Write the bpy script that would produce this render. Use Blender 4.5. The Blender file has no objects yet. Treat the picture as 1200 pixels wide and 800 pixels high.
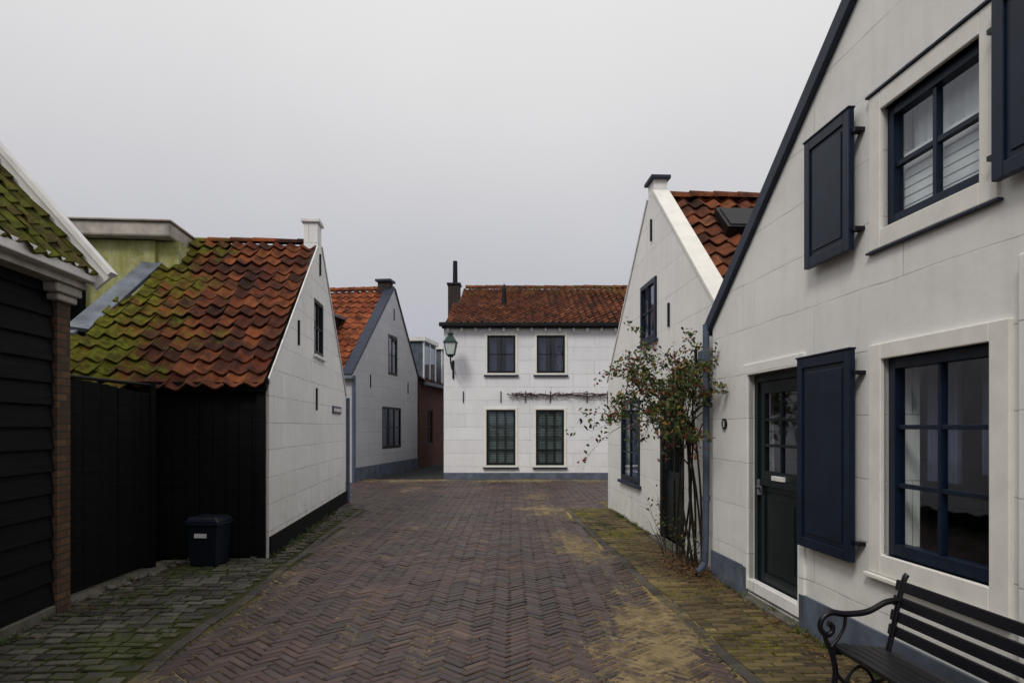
import bpy, bmesh, math, random
from mathutils import Vector, noise, geometry, Matrix
random.seed(7)
R=random.random
def U(a,b): return a+(b-a)*R()
scene=bpy.context.scene
scene.view_settings.view_transform='Standard'
scene.view_settings.look='None'
scene.view_settings.exposure=0
coll=scene.collection

# ------------------------------------------------------------ node helpers
class NB:
    def __init__(s,name):
        s.m=bpy.data.materials.new(name); s.m.use_nodes=True
        s.t=s.m.node_tree; s.n=s.t.nodes; s.l=s.t.links
        s.b=s.n['Principled BSDF']; s._o=None
    def link(s,a,b): s.l.new(a,b)
    def val(s,v,sock):
        if isinstance(v,bpy.types.NodeSocket): s.l.new(v,sock)
        else: sock.default_value=v
    def obj(s):
        if s._o is None: s._o=s.n.new('ShaderNodeTexCoord').outputs['Object']
        return s._o
    def noise(s,scale,detail=4,rough=.6,vec=None,dist=0):
        n=s.n.new('ShaderNodeTexNoise'); n.inputs['Scale'].default_value=scale
        n.inputs['Detail'].default_value=min(detail,4); n.inputs['Roughness'].default_value=rough
        n.inputs['Distortion'].default_value=dist
        s.l.new(vec if vec else s.obj(),n.inputs['Vector']); return n.outputs['Fac']
    def math(s,op,a,b=0,c=None,clamp=False):
        n=s.n.new('ShaderNodeMath'); n.operation=op; n.use_clamp=clamp
        s.val(a,n.inputs[0]); s.val(b,n.inputs[1])
        if c is not None: s.val(c,n.inputs[2])
        return n.outputs[0]
    def mapr(s,v,a,b,c=0,d=1):
        n=s.n.new('ShaderNodeMapRange'); s.val(v,n.inputs[0])
        for i,x in enumerate((a,b,c,d)): n.inputs[1+i].default_value=x
        return n.outputs[0]
    def mix(s,f,a,b,mode='MIX'):
        n=s.n.new('ShaderNodeMix'); n.data_type='RGBA'; n.blend_type=mode
        s.val(f,n.inputs[0])
        for v,k in ((a,6),(b,7)):
            if isinstance(v,tuple): v=(v[0],v[1],v[2],1)
            s.val(v,n.inputs[k])
        return n.outputs[2]
    def ramp(s,v,stops,interp='LINEAR'):
        n=s.n.new('ShaderNodeValToRGB'); s.l.new(v,n.inputs[0]); n.color_ramp.interpolation=interp
        e=n.color_ramp.elements
        while len(e)<len(stops): e.new(.5)
        for i,(p,c) in enumerate(stops): e[i].position=p; e[i].color=(c[0],c[1],c[2],1)
        return n.outputs[0]
    def sep(s,v=None):
        n=s.n.new('ShaderNodeSeparateXYZ'); s.l.new(v if v else s.obj(),n.inputs[0]); return n.outputs
    def comb(s,x,y,z):
        n=s.n.new('ShaderNodeCombineXYZ')
        for i,v in enumerate((x,y,z)): s.val(v,n.inputs[i])
        return n.outputs[0]
    def island(s): return s.n.new('ShaderNodeNewGeometry').outputs['Random Per Island']
    def attr(s,name):
        n=s.n.new('ShaderNodeAttribute'); n.attribute_name=name; return n.outputs['Fac']
    def bump(s,h,strength=.3,dist=.01):
        n=s.n.new('ShaderNodeBump'); n.inputs['Strength'].default_value=strength
        n.inputs['Distance'].default_value=dist; s.l.new(h,n.inputs['Height'])
        s.l.new(n.outputs[0],s.b.inputs['Normal'])
    def fin(s,color,rough=.8,spec=.3,metal=0):
        if isinstance(color,tuple): color=(color[0],color[1],color[2],1)
        s.val(color,s.b.inputs['Base Color']); s.val(rough,s.b.inputs['Roughness'])
        s.b.inputs['Specular IOR Level'].default_value=spec
        s.b.inputs['Metallic'].default_value=metal
        return s.m

def paint(name,c,rough=.45,var=.25,scale=8,spec=.3,bump=.1,metal=0):
    k=NB(name); n=k.noise(scale,5)
    c2=tuple(x*(1-var) for x in c); c3=tuple(min(1,x*(1+var*.5)) for x in c)
    col=k.mix(k.mapr(n,.3,.7),c2,c3)
    k.bump(k.noise(scale*6,4),bump,.004)
    return k.fin(col,rough,spec,metal)

def whitewall(name,c,rowh=.36,bw=.95,grime=.5,js=1.0):
    k=NB(name); o=k.sep()
    xx=k.math('ADD',o[0],o[1])
    v=k.comb(xx,k.math('ADD',o[2],k.mapr(k.noise(1.2,2),.3,.7,-.008,.008)),0)
    b=k.n.new('ShaderNodeTexBrick'); k.link(v,b.inputs['Vector'])
    b.inputs['Scale'].default_value=1; b.inputs['Mortar Size'].default_value=.0045
    b.inputs['Mortar Smooth'].default_value=.3
    b.inputs['Brick Width'].default_value=bw; b.inputs['Row Height'].default_value=rowh
    q=1-.06*js
    b.inputs['Color1'].default_value=(1,1,1,1); b.inputs['Color2'].default_value=(q,q,q,1)
    b.inputs['Mortar'].default_value=(1,1,1,1)
    f=b.outputs['Fac']
    big=k.noise(.9,6,.65)
    sv=k.comb(k.math('MULTIPLY',xx,9),k.math('MULTIPLY',o[2],.8),0)
    streak=k.noise(1,5,.6,sv)
    base=k.mix(k.mapr(big,.3,.75),tuple(x*.88 for x in c),c)
    base=k.mix(1.0,base,b.outputs['Color'],'MULTIPLY')
    base=k.mix(k.mapr(streak,.5,.85,0,.30*grime),base,(.30,.285,.25))
    low=k.math('MULTIPLY',k.mapr(o[2],.1,1.0,1,0),k.mapr(k.noise(4,6,.7),.35,.7),clamp=True)
    base=k.mix(k.math('MULTIPLY',low,.5*grime),base,(.22,.22,.15))
    spots=k.mapr(k.noise(9,4,.8),.66,.74,0,.35*grime)
    base=k.mix(spots,base,(.35,.33,.29))
    jf=k.math('MULTIPLY',f,k.mapr(k.noise(1.7,4,.7),.36,.62,.12*js,.85*js))
    base=k.mix(jf,base,(.17,.16,.155))
    h=k.math('SUBTRACT',k.math('MULTIPLY',k.noise(25,6,.7),.3),k.math('MULTIPLY',f,.7*js))
    h=k.math('ADD',h,k.math('MULTIPLY',k.noise(2.0,3),1.8))
    k.bump(h,.45,.012)
    return k.fin(base,.8,.15)

def tiles_mat(name,stops,moss=0.0,grad=None,mosscol=(.13,.14,.02)):
    k=NB(name)
    col=k.ramp(k.island(),stops)
    n1=k.noise(4,6,.7); n2=k.noise(28,5,.7)
    col=k.mix(k.mapr(n1,.42,.62,0,.75),col,(.020,.012,.010))
    col=k.mix(k.mapr(n2,.60,.72,0,.35),col,(.26,.22,.16))
    o=k.sep()
    m=k.noise(2.3,6,.75)
    g=moss
    if grad:
        g=k.mapr(o[grad[0]],grad[1],grad[2],grad[3],grad[4])
        if len(grad)>5: g=k.math('ADD',g,k.mapr(o[grad[5]],grad[6],grad[7],grad[8],grad[9]))
    mm=k.math('ADD',k.math('ADD',m,k.math('MULTIPLY',n2,.45)),g)
    f=k.mapr(mm,.86,1.04,0,.9)
    mc=k.mix(k.mapr(k.noise(14,4),.35,.65),mosscol,tuple(x*.35 for x in mosscol))
    col=k.mix(f,col,mc)
    k.bump(k.math('ADD',n2,k.math('MULTIPLY',f,.8)),.5,.01)
    return k.fin(col,.85,.12)

def brickmat(name,c1,c2,mort,w=.21,h=.065,ms=.008):
    k=NB(name); o=k.sep()
    v=k.comb(k.math('ADD',o[0],o[1]),o[2],0)
    b=k.n.new('ShaderNodeTexBrick'); k.link(v,b.inputs['Vector'])
    b.inputs['Scale'].default_value=1; b.inputs['Mortar Size'].default_value=ms
    b.inputs['Brick Width'].default_value=w; b.inputs['Row Height'].default_value=h
    b.inputs['Color1'].default_value=(*c1,1); b.inputs['Color2'].default_value=(*c2,1)
    b.inputs['Mortar'].default_value=(*mort,1)
    col=k.mix(k.mapr(k.noise(7,6,.7),.35,.7,0,.5),b.outputs['Color'],(.04,.035,.03))
    k.bump(k.math('SUBTRACT',k.noise(30,4),b.outputs['Fac']),.6,.01)
    return k.fin(col,.85,.2)

def paver_mat(name,stops,sand,rough=.7,spec=.25):
    k=NB(name)
    col=k.ramp(k.island(),stops)
    n=k.noise(40,5,.7); n1=k.noise(1.1,5,.7)
    col=k.mix(k.mapr(n1,.38,.62,0,.65),col,(.020,.015,.015))
    col=k.mix(k.mapr(n,.5,.75,0,.3),col,(.15,.13,.12))
    a=k.attr('sand')
    f=k.mapr(k.math('ADD',a,k.math('MULTIPLY',k.math('SUBTRACT',k.noise(13,6,.85),.5),2.3)),.42,.58,0,.92)
    sc=k.mix(k.mapr(k.noise(6,4),.35,.65),sand,tuple(x*.4 for x in sand))
    col=k.mix(f,col,sc)
    k.bump(k.math('ADD',n,k.math('MULTIPLY',k.noise(9,3),1.5)),.6,.007)
    r=k.math('ADD',k.mapr(n1,.3,.7,rough+.1,rough-.14),k.math('MULTIPLY',f,.3),clamp=True)
    return k.fin(col,r,spec)

# ------------------------------------------------------------ mesh helpers
def empty(name,loc=(0,0,0),rotz=0):
    e=bpy.data.objects.new(name,None); coll.objects.link(e)
    e.location=loc; e.rotation_euler=(0,0,rotz); e.empty_display_size=.2
    return e
def mesh(name,verts,faces,m,parent=None,smooth=False,fix=False):
    me=bpy.data.meshes.new(name); me.from_pydata([tuple(v) for v in verts],[],faces)
    if fix:
        bm=bmesh.new(); bm.from_mesh(me); bmesh.ops.recalc_face_normals(bm,faces=bm.faces); bm.to_mesh(me); bm.free()
    me.materials.append(m)
    if smooth: me.polygons.foreach_set('use_smooth',[True]*len(me.polygons))
    ob=bpy.data.objects.new(name,me); coll.objects.link(ob)
    if parent: ob.parent=parent
    return ob
BF=[(0,3,2,1),(4,5,6,7),(0,1,5,4),(1,2,6,5),(2,3,7,6),(3,0,4,7)]
def boxes(name,L,m,parent=None,bevel=0):
    V=[];F=[]
    for (x0,x1,y0,y1,z0,z1) in L:
        b=len(V)
        V+=[(x0,y0,z0),(x1,y0,z0),(x1,y1,z0),(x0,y1,z0),(x0,y0,z1),(x1,y0,z1),(x1,y1,z1),(x0,y1,z1)]
        F+=[tuple(b+i for i in f) for f in BF]
    ob=mesh(name,V,F,m,parent)
    if bevel:
        md=ob.modifiers.new('b','BEVEL'); md.width=bevel; md.segments=2
    return ob
def pane(name,x0,x1,y,z0,z1,m,P):
    V=[(x0,y,z0),(x1,y,z0),(x1,y,z1),(x0,y,z1)]
    return mesh(name,V,[(0,1,2,3)],m,P)
def poly(name,outer,holes,y0,y1,m,parent=None,bevel=0):
    loops=[[Vector((a,0,b)) for a,b in outer]]+[[Vector((a,0,b)) for a,b in h] for h in holes]
    flat=[v for l in loops for v in l]; n=len(flat)
    tl=[[Vector((v.x,v.z,0)) for v in l] for l in loops]
    tris=geometry.tessellate_polygon(tl)
    V=[(v.x,y0,v.z) for v in flat]+[(v.x,y1,v.z) for v in flat]
    F=[tuple(t) for t in tris]+[tuple(i+n for i in reversed(t)) for t in tris]
    s=0
    for l in loops:
        k=len(l)
        for i in range(k):
            a=s+i;b=s+(i+1)%k
            F.append((a,b,b+n,a+n))
        s+=k
    ob=mesh(name,V,F,m,parent,fix=True)
    if bevel:
        md=ob.modifiers.new('b','BEVEL'); md.width=bevel; md.segments=2
    return ob
def rect(x0,x1,z0,z1): return [(x0,z0),(x1,z0),(x1,z1),(x0,z1)]
def tube(name,paths,m,parent=None,res=3):
    cu=bpy.data.curves.new(name,'CURVE'); cu.dimensions='3D'; cu.bevel_depth=1; cu.bevel_resolution=res; cu.use_fill_caps=True
    for pts,r in paths:
        sp=cu.splines.new('POLY'); sp.points.add(len(pts)-1)
        for i,p in enumerate(pts):
            sp.points[i].co=(*p,1)
            sp.points[i].radius=r[i] if isinstance(r,(list,tuple)) else r
    cu.materials.append(m)
    ob=bpy.data.objects.new(name,cu); coll.objects.link(ob)
    if parent: ob.parent=parent
    return ob
def smoothpath(pts,n=6):
    P=[Vector(p) for p in pts]; out=[]
    for i in range(len(P)-1):
        p0=P[max(i-1,0)];p1=P[i];p2=P[i+1];p3=P[min(i+2,len(P)-1)]
        for k in range(n):
            t=k/n
            out.append(.5*((2*p1)+(-p0+p2)*t+(2*p0-5*p1+4*p2-p3)*t*t+(-p0+3*p1-3*p2+p3)*t**3))
    out.append(P[-1]); return out

def tiles(name,o,u,v,width,length,m,parent,tw=.23,tl=.30,mask=None,jit=1.0,hgt=1.0):
    o=Vector(o);u=Vector(u).normalized();v=Vector(v).normalized();n=u.cross(v)
    V=[];F=[];K=8
    for r in range(int(math.ceil(length/tl))):
        for c in range(int(round(width/tw))):
            if mask and not mask((c+.5)*tw,(r+.5)*tl): continue
            v0=r*tl; v1=min(v0+tl+.04,length+.02)
            ju=U(-.006,.006)*jit; jl=U(-.003,.007)*jit; jr=U(-.012,.012)*jit; jv=U(-.014,.014)*jit
            b=len(V)
            sag=.03*noise.noise(Vector((c*.2,r*.25,1.3)))
            for i in range(K+1):
                t=i/K; uu=c*tw+t*tw*1.04+ju
                h=.030*hgt*math.cos(2*math.pi*t*.97)+sag+.03
                hb=h+.038*hgt+jl+jr*(t-.5)
                V.append(o+u*uu+v*(v0-.03+jv)+n*(hb-.022))
                V.append(o+u*uu+v*(v0-.03+jv)+n*hb)
                V.append(o+u*uu+v*(v0-.03+jv)+n*hb)
                V.append(o+u*uu+v*(v1)+n*h)
            for i in range(K):
                a=b+i*4
                F.append((a,a+4,a+5,a+1)); F.append((a+2,a+6,a+7,a+3))
    return mesh(name,V,F,m,parent,smooth=True)
def ridge(name,p0,p1,m,parent,rad=.1,seg=.36):
    p0=Vector(p0);p1=Vector(p1);d=(p1-p0);L=d.length;d.normalize()
    side=d.cross(Vector((0,0,1))).normalized()
    V=[];F=[]
    for k in range(int(L/seg)+1):
        a=p0+d*k*seg; e=p0+d*min((k+1)*seg+.03,L)
        b=len(V); jz=U(-.012,.012)
        for q,rr in ((a,rad*1.1),(e,rad*.95)):
            for i in range(9):
                t=math.pi*i/8
                V.append(q+side*math.cos(t)*rr+Vector((0,0,math.sin(t)*rr+jz)))
        for i in range(8): F.append((b+i,b+i+1,b+10+i,b+9+i))
        F.append(tuple(b+i for i in range(9)))
    return mesh(name,V,F,m,parent,fix=False)
def slab(name,pts,th,m,parent):
    P=[Vector(p) for p in pts]; n=(P[1]-P[0]).cross(P[2]-P[0]).normalized()
    if n.z<0: n=-n
    k=len(P); V=P+[p-n*th for p in P]
    F=[tuple(range(k)),tuple(range(2*k-1,k-1,-1))]+[(i,(i+1)%k,(i+1)%k+k,i+k) for i in range(k)]
    return mesh(name,V,F,m,parent,fix=True)

# ------------------------------------------------------------ materials
M_white=whitewall('white_plaster',(.86,.845,.815),.42,2.1,.6,.75)
M_white2=whitewall('white_plaster_block',(.86,.855,.84),.33,1.25,.8,1.0)
M_white3=whitewall('white_plaster_far',(.83,.83,.85),.40,1.3,.5,1.1)
M_grey=whitewall('grey_plaster',(.50,.50,.53),.36,.9,.8,1.0)
def greenwall():
    k=NB('mossy_plaster'); o=k.sep()
    v=k.comb(k.math('MULTIPLY',o[1],6),k.math('MULTIPLY',o[2],1.2),0)
    n=k.noise(1,4,.65,v); n2=k.noise(5,4,.7)
    c=k.mix(k.mapr(n,.3,.7),(.24,.25,.05),(.48,.46,.26))
    c=k.mix(k.mapr(n2,.5,.75,0,.7),c,(.10,.12,.025))
    return k.fin(c,.85,.1)
M_greenwall=greenwall()
M_cream=paint('pale_stone',(.78,.755,.70),.65,.10,6,.2)
M_trimw=paint('white_trim',(.76,.745,.72),.5,.2,5)
M_beige=paint('beige_trim',(.42,.385,.34),.6,.4,4)
M_blue=paint('dark_blue_paint',(.0055,.013,.031),.40,.4,5,.25)
M_bluegrey=paint('bluegrey_plinth',(.11,.13,.17),.75,.4,4,.15,.3)
M_rake=paint('bluegrey_rake',(.028,.036,.058),.55,.3,6,.25)
M_green=paint('dark_green_door',(.0045,.011,.013),.4,.3,5,.25)
M_black=paint('black_paint',(.006,.006,.007),.5,.4,8,.25)
M_iron=paint('cast_iron_black',(.005,.005,.008),.36,.3,20,.35,.2)
M_frame=paint('dark_frame',(.010,.014,.014),.45,.3,8,.25)
M_pipe=paint('zinc_pipe',(.07,.09,.13),.5,.3,6,.4)
M_lead=paint('lead_flashing',(.15,.17,.20),.6,.45,4,.3)
M_plinthblk=paint('black_plinth',(.006,.006,.006),.8,.4,5,.1,.3)
M_sign=paint('sign_blue',(.01,.015,.05),.4,.2)
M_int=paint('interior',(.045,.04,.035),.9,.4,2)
M_curt=paint('curtain',(.11,.12,.20),.9,.25,3)
M_curtw=paint('white_blind',(.82,.82,.80),.8,.12,5)
M_blindg=paint('green_blind',(.17,.215,.195),.7,.3,3)
M_under=paint('roof_deck',(.025,.018,.015),.9,.3)
M_concrete=paint('concrete',(.13,.12,.10),.9,.4,8,.2,.4)
M_brickred=brickmat('dark_red_brick',(.15,.055,.04),(.09,.035,.03),(.09,.08,.07))
M_brickpier=brickmat('yellow_brown_brick',(.15,.085,.045),(.07,.04,.025),(.05,.04,.03))
ST_or=[(0,(.045,.016,.010)),(.3,(.14,.042,.020)),(.6,(.21,.066,.026)),(.85,(.09,.03,.02)),(1,(.27,.10,.042))]
M_tileB=tiles_mat('mossy_pantiles',[(0,(.030,.012,.009)),(.3,(.11,.028,.013)),(.7,(.22,.065,.021)),(1,(.07,.024,.016))],0,(1,.5,2.5,-.06,.40,2,2.1,3.4,.04,.0),(.14,.145,.012))
M_tileA=tiles_mat('green_pantiles',[(0,(.04,.028,.015)),(1,(.11,.07,.03))],.30,None,(.105,.115,.012))
M_tileC=tiles_mat('orange_pantiles',[(0,(.22,.055,.022)),(.5,(.34,.10,.04)),(1,(.18,.045,.022))],-.3)
M_tileE=tiles_mat('brown_pantiles',ST_or,0,(2,5.0,6.7,-.14,.20),(.20,.125,.03))
M_tileF=tiles_mat('red_pantiles',ST_or,-.06,None,(.16,.12,.035))
M_tileD=tiles_mat('dark_pantiles',[(0,(.05,.03,.025)),(1,(.09,.05,.04))],-.1)

def blackboard_mat():
    k=NB('tarred_boards'); o=k.sep()
    v=k.comb(k.math('MULTIPLY',o[0],1.5),k.math('MULTIPLY',o[1],1.5),k.math('MULTIPLY',o[2],30))
    n=k.noise(1,6,.65,v)
    col=k.mix(k.mapr(n,.3,.75),(.0020,.0021,.003),(.0075,.0078,.0095))
    k.bump(n,.5,.007)
    return k.fin(col,.7,.1)
M_board=blackboard_mat()
def glass_mat():
    k=NB('window_glass')
    k.n.remove(k.b)
    out=[n for n in k.n if n.type=='OUTPUT_MATERIAL'][0]
    g=k.n.new('ShaderNodeBsdfGlossy'); g.inputs['Roughness'].default_value=.02
    g.inputs['Color'].default_value=(.85,.88,1,1)
    t=k.n.new('ShaderNodeBsdfTransparent'); t.inputs['Color'].default_value=(.90,.94,.95,1)
    f=k.n.new('ShaderNodeLayerWeight')
    bp=k.n.new('ShaderNodeBump'); bp.inputs['Strength'].default_value=.08; bp.inputs['Distance'].default_value=.02
    k.link(k.noise(3,2),bp.inputs['Height']); k.link(bp.outputs[0],g.inputs['Normal'])
    p=k.math('POWER',f.outputs['Facing'],4)
    fac=k.math('MULTIPLY_ADD',p,.9,.07,clamp=True)
    mx=k.n.new('ShaderNodeMixShader')
    k.link(fac,mx.inputs[0]); k.link(t.outputs[0],mx.inputs[1]); k.link(g.outputs[0],mx.inputs[2])
    k.link(mx.outputs[0],out.inputs[0]); return k.m
M_glass=glass_mat()

# ------------------------------------------------------------ window / door
def folds(name,s0,s1,yy0,z0,z1,m,P,amp=.02,f=1.1):
    V=[];F=[];n=44
    for i in range(n+1):
        xx=s0+(s1-s0)*i/n; yy=yy0+amp*math.sin(i*f)+amp*.4*math.sin(i*2.7*f)
        V+=[(xx,yy,z0),(xx,yy,z1)]
    for i in range(n): F.append((2*i,2*i+2,2*i+3,2*i+1))
    mesh(name,V,F,m,P,smooth=True)
def window(P,x0,x1,z0,z1,cols,rows,fm=M_frame,back=None,y=.07,fw=.055,mw=.026,name='window'):
    L=[(x0,x0+fw,y,y+.07,z0,z1),(x1-fw,x1,y,y+.07,z0,z1),(x0+fw,x1-fw,y,y+.07,z0,z0+fw*1.2),(x0+fw,x1-fw,y,y+.07,z1-fw,z1)]
    a0,a1,b0,b1=x0+fw,x1-fw,z0+fw*1.2,z1-fw
    for i in range(1,cols):
        c=a0+(a1-a0)*i/cols
        L.append((c-mw/2,c+mw/2,y+.012,y+.055,b0,b1))
    for j in range(1,rows):
        c=b0+(b1-b0)*j/rows
        L.append((a0,a1,y+.016,y+.052,c-mw/2,c+mw/2))
    boxes(name+'_frame',L,fm,P,.003)
    pane(name+'_glass',a0,a1,y+.034,b0,b1,M_glass,P)
    if back=='blind':
        L=[];z=b0+.02
        while z<b1: L.append((a0,a1,y+.10,y+.13,z,z+.028)); z+=.05
        boxes(name+'_blind',L,M_blindg,P)
    if back=='curtain':
        folds(name+'_curtain_l',a0,a0+(a1-a0)*.42,y+.2,b0-.05,b1+.1,M_curt,P)
        folds(name+'_curtain_r',a1-(a1-a0)*.3,a1,y+.2,b0-.05,b1+.1,M_curt,P)
    if back=='room':
        folds(name+'_curtain_l',a0,a0+(a1-a0)*.38,y+.22,b0+(b1-b0)*.36,b1+.1,M_curt,P)
        folds(name+'_curtain_r',a0+(a1-a0)*.55,a1,y+.24,b0+(b1-b0)*.42,b1+.1,M_curt,P,.012,.6)
    if back=='wblind':
        L=[];z=b0
        while z<b0+(b1-b0)*.60: L.append((a0,a1,y+.075,y+.10,z,z+.046)); z+=.056
        boxes(name+'_louvre',L,M_curtw,P)
        folds(name+'_curtain',a0,a1,y+.14,b0,b1+.1,M_curtw,P,.012,1.3)
    if back=='net':
        folds(name+'_net_l',a0,a0+(a1-a0)*.3,y+.18,b0,b1,M_curt,P)
        folds(name+'_net_r',a1-(a1-a0)*.3,a1,y+.18,b0,b1,M_curt,P)
def surround(P,x0,x1,z0,z1,w,m,y=-.03,name='surround',wt=None):
    wt=wt or w
    boxes(name,[(x0-w,x0,y,.05,z0-w,z1+wt),(x1,x1+w,y,.05,z0-w,z1+wt),(x0,x1,y,.05,z1,z1+wt),(x0,x1,y,.05,z0-w,z0)],m,P,.006)
def shutter(P,x0,x1,z0,z1,name='shutter',ang=0,hinge='r',m=M_blue):
    w=x1-x0;h=z1-z0; st=.075
    L=[(0,st,-.02,.02,0,h),(w-st,w,-.02,.02,0,h),(st,w-st,-.02,.02,0,st),(st,w-st,-.02,.02,h-st,h),
       (st,w-st,-.006,.006,st,h-st),(st+.035,w-st-.035,-.014,.014,st+.035,h-st-.035)]
    L+=[(-.008,w+.008,-.028,.024,h,h+.014)]
    ob=boxes(name,L,m,P,.004)
    off=w if hinge=='r' else 0
    for v in ob.data.vertices: v.co.x-=off
    ob.location=((x1 if hinge=='r' else x0),-.065,z0); ob.rotation_euler=(0,0,ang)
    xa=(x1-.02,x1+.05) if hinge=='r' else (x0-.05,x0+.02)
    boxes(name+'_hinge',[(xa[0],xa[1],-.068,0,z0+.12,z0+.145),(xa[0],xa[1],-.068,0,z1-.17,z1-.145)],M_iron,P)
def anchors(P,L,name='wall_anchor',h=.32):
    boxes(name,[(x-.014,x+.014,-.03,.0,z-h/2,z+h/2) for x,z in L],M_iron,P)

# ============================================================ HOUSE G (near right)
n=math.sqrt(1+.075**2)
G=empty('white_gable_house',(2.143,7.29,0),math.atan2(-1,.075))
def sG(Y): return (7.29-Y)*n
door=(sG(6.37),sG(5.42)); wl=(sG(4.34),sG(3.45))
wu=(sG(4.35),sG(3.52))
pk=4.6; EZ=2.65
holes=[rect(door[0],door[1],.06,2.08),rect(wl[0],wl[1],.79,2.03),rect(wu[0],wu[1],2.86,3.62),
       rect(6.3,7.2,.79,2.03)]
poly('facade',[(0,0),(9.2,0),(9.2,EZ),(pk,EZ+.69*pk),(0,EZ)],holes,0,.24,M_white,G)
boxes('side_walls',[(0,.22,.24,6,0,2.6),(8.98,9.2,.24,6,0,2.6),(0,9.2,6,6.2,0,2.6)],M_white,G)
poly('back_gable',[(0,2.6),(9.2,2.6),(pk,2.6+.69*pk)],[],6,6.2,M_white,G)
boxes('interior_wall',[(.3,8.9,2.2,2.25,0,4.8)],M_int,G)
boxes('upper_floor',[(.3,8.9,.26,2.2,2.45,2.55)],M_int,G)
boxes('plinth',[(0,door[0]-.02,-.02,.0,0,.29),(door[1]+.02,9.2,-.02,0,0,.29)],M_bluegrey,G,.004)
boxes('pilaster',[(4.06,4.34,-.05,.0,.30,2.42)],M_white,G,.01)
def rakeboard(P,a,b,th,y0,y1,m,name='rake_board'):
    a=Vector((a[0],a[1]));b=Vector((b[0],b[1])); d=(b-a).normalized(); nn=Vector((-d.y,d.x))
    if nn.y<0: nn=-nn
    poly(name,[tuple(a),tuple(b),tuple(b+nn*th),tuple(a+nn*th)],[],y0,y1,m,P,.004)
rakeboard(G,(-.1,EZ-.07),(pk,EZ-.07+.69*(pk+.1)),.12,-.05,.3,M_rake)
rakeboard(G,(9.3,EZ-.05),(pk,EZ-.05+.69*(pk+.1)),.12,-.05,.3,M_rake,'rake_board_b')
slab('roof_deck_a',[(0,.24,EZ-.01),(pk,.24,EZ-.01+.69*pk),(pk,6.2,EZ-.01+.69*pk),(0,6.2,EZ-.01)],.06,M_under,G)
slab('roof_deck_b',[(9.2,.24,EZ-.01),(pk,.24,EZ-.01+.69*pk),(pk,6.2,EZ-.01+.69*pk),(9.2,6.2,EZ-.01)],.06,M_under,G)
tiles('roof_tiles',(0,6.2,EZ-.03),(0,-1,0),(1,0,.69),5.85,5.55,M_tileF,G)
tiles('roof_tiles_b',(9.2,.3,EZ-.03),(0,1,0),(-1,0,.69),5.85,5.55,M_tileF,G)
ridge('ridge_tiles',(pk,.3,EZ+.05+.69*pk),(pk,6.2,EZ+.05+.69*pk),M_tileF,G)
window(G,wl[0],wl[1],.79,2.03,2,3,M_blue,'room',y=.03,fw=.065,mw=.028,name='lower_window')
surround(G,wl[0],wl[1],.79,2.03,.13,M_cream,-.025,wt=.1)
boxes('lower_sill',[(wl[0]-.15,wl[1]+.15,-.05,-.002,.63,.657)],M_cream,G,.005)
window(G,wu[0],wu[1],2.86,3.62,2,2,M_blue,'wblind',y=.03,fw=.06,mw=.032,name='upper_window')
surround(G,wu[0],wu[1],2.86,3.62,.12,M_cream,-.022,name='upper_surround')
boxes('upper_drips',[(wu[0]-.14,wu[1]+.14,-.035,-.0,3.743,3.758),(wu[0]-.14,wu[1]+.14,-.032,-.0,2.722,2.737)],M_rake,G,.003)
window(G,6.3,7.2,.79,2.03,2,3,M_blue,'curtain',y=.03,fw=.07,name='side_window')
surround(G,6.3,7.2,.79,2.03,.13,M_cream,-.025,name='side_surround')
shutter(G,sG(5.30),sG(4.58),.69,2.12,'lower_shutter',.0,'r')
shutter(G,sG(5.19),sG(4.59),2.79,3.74,'upper_shutter',.0,'r')
shutter(G,sG(3.36),sG(2.76),2.80,3.72,'upper_shutter_b',-.02,'l')
surround(G,door[0],door[1],.19,2.08,.10,M_white,-.02,name='door_surround')
d0,d1=door[0]+.0,door[1]
boxes('door_frame',[(d0,d0+.07,.05,.15,.06,2.08),(d1-.07,d1,.05,.15,.06,2.08),(d0+.07,d1-.07,.05,.15,2.01,2.08)],M_green,G,.004)
a,b=d0+.07,d1-.07
boxes('door_leaf',[(a,a+.10,.07,.12,.08,2.01),(b-.10,b,.07,.12,.08,2.01),(a+.1,b-.1,.07,.12,1.90,2.01),(a+.1,b-.1,.07,.12,1.02,1.20),
   (a+.1,b-.1,.07,.12,.08,.28),(a+.1,b-.1,.085,.11,.28,1.02),(a+.17,b-.17,.076,.10,.36,.94),
   ((a+b)/2-.014,(a+b)/2+.014,.075,.11,1.2,1.9),(a+.1,b-.1,.075,.11,1.42,1.446),(a+.1,b-.1,.075,.11,1.65,1.676),
   (a,b,.045,.07,1.07,1.12),(a,b,.04,.07,.10,.16)],M_green,G,.004)
pane('door_glass',a+.1,b-.1,.094,1.2,1.9,M_glass,G)
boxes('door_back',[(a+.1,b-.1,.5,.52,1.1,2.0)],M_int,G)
boxes('letter_plate',[((a+b)/2-.1,(a+b)/2+.1,.036,.07,1.13,1.17)],M_trimw,G,.003)
boxes('door_handle',[(a+.03,a+.06,.03,.07,.98,1.12),(a+.03,a+.13,.02,.035,1.05,1.065)],M_lead,G,.002)
boxes('door_step',[(d0-.04,d1+.04,-.10,.2,0,.05)],M_concrete,G,.01)
tube('house_number',[([(.35,-.001,1.63),(.35,-.02,1.63)],.055)],M_iron,G,4)
boxes('house_number_digit',[(.34,.362,-.025,-.0205,1.60,1.607),(.34,.362,-.025,-.0205,1.627,1.634),(.34,.362,-.025,-.0205,1.654,1.66),(.362,.368,-.025,-.0205,1.60,1.66)],M_trimw,G)
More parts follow.
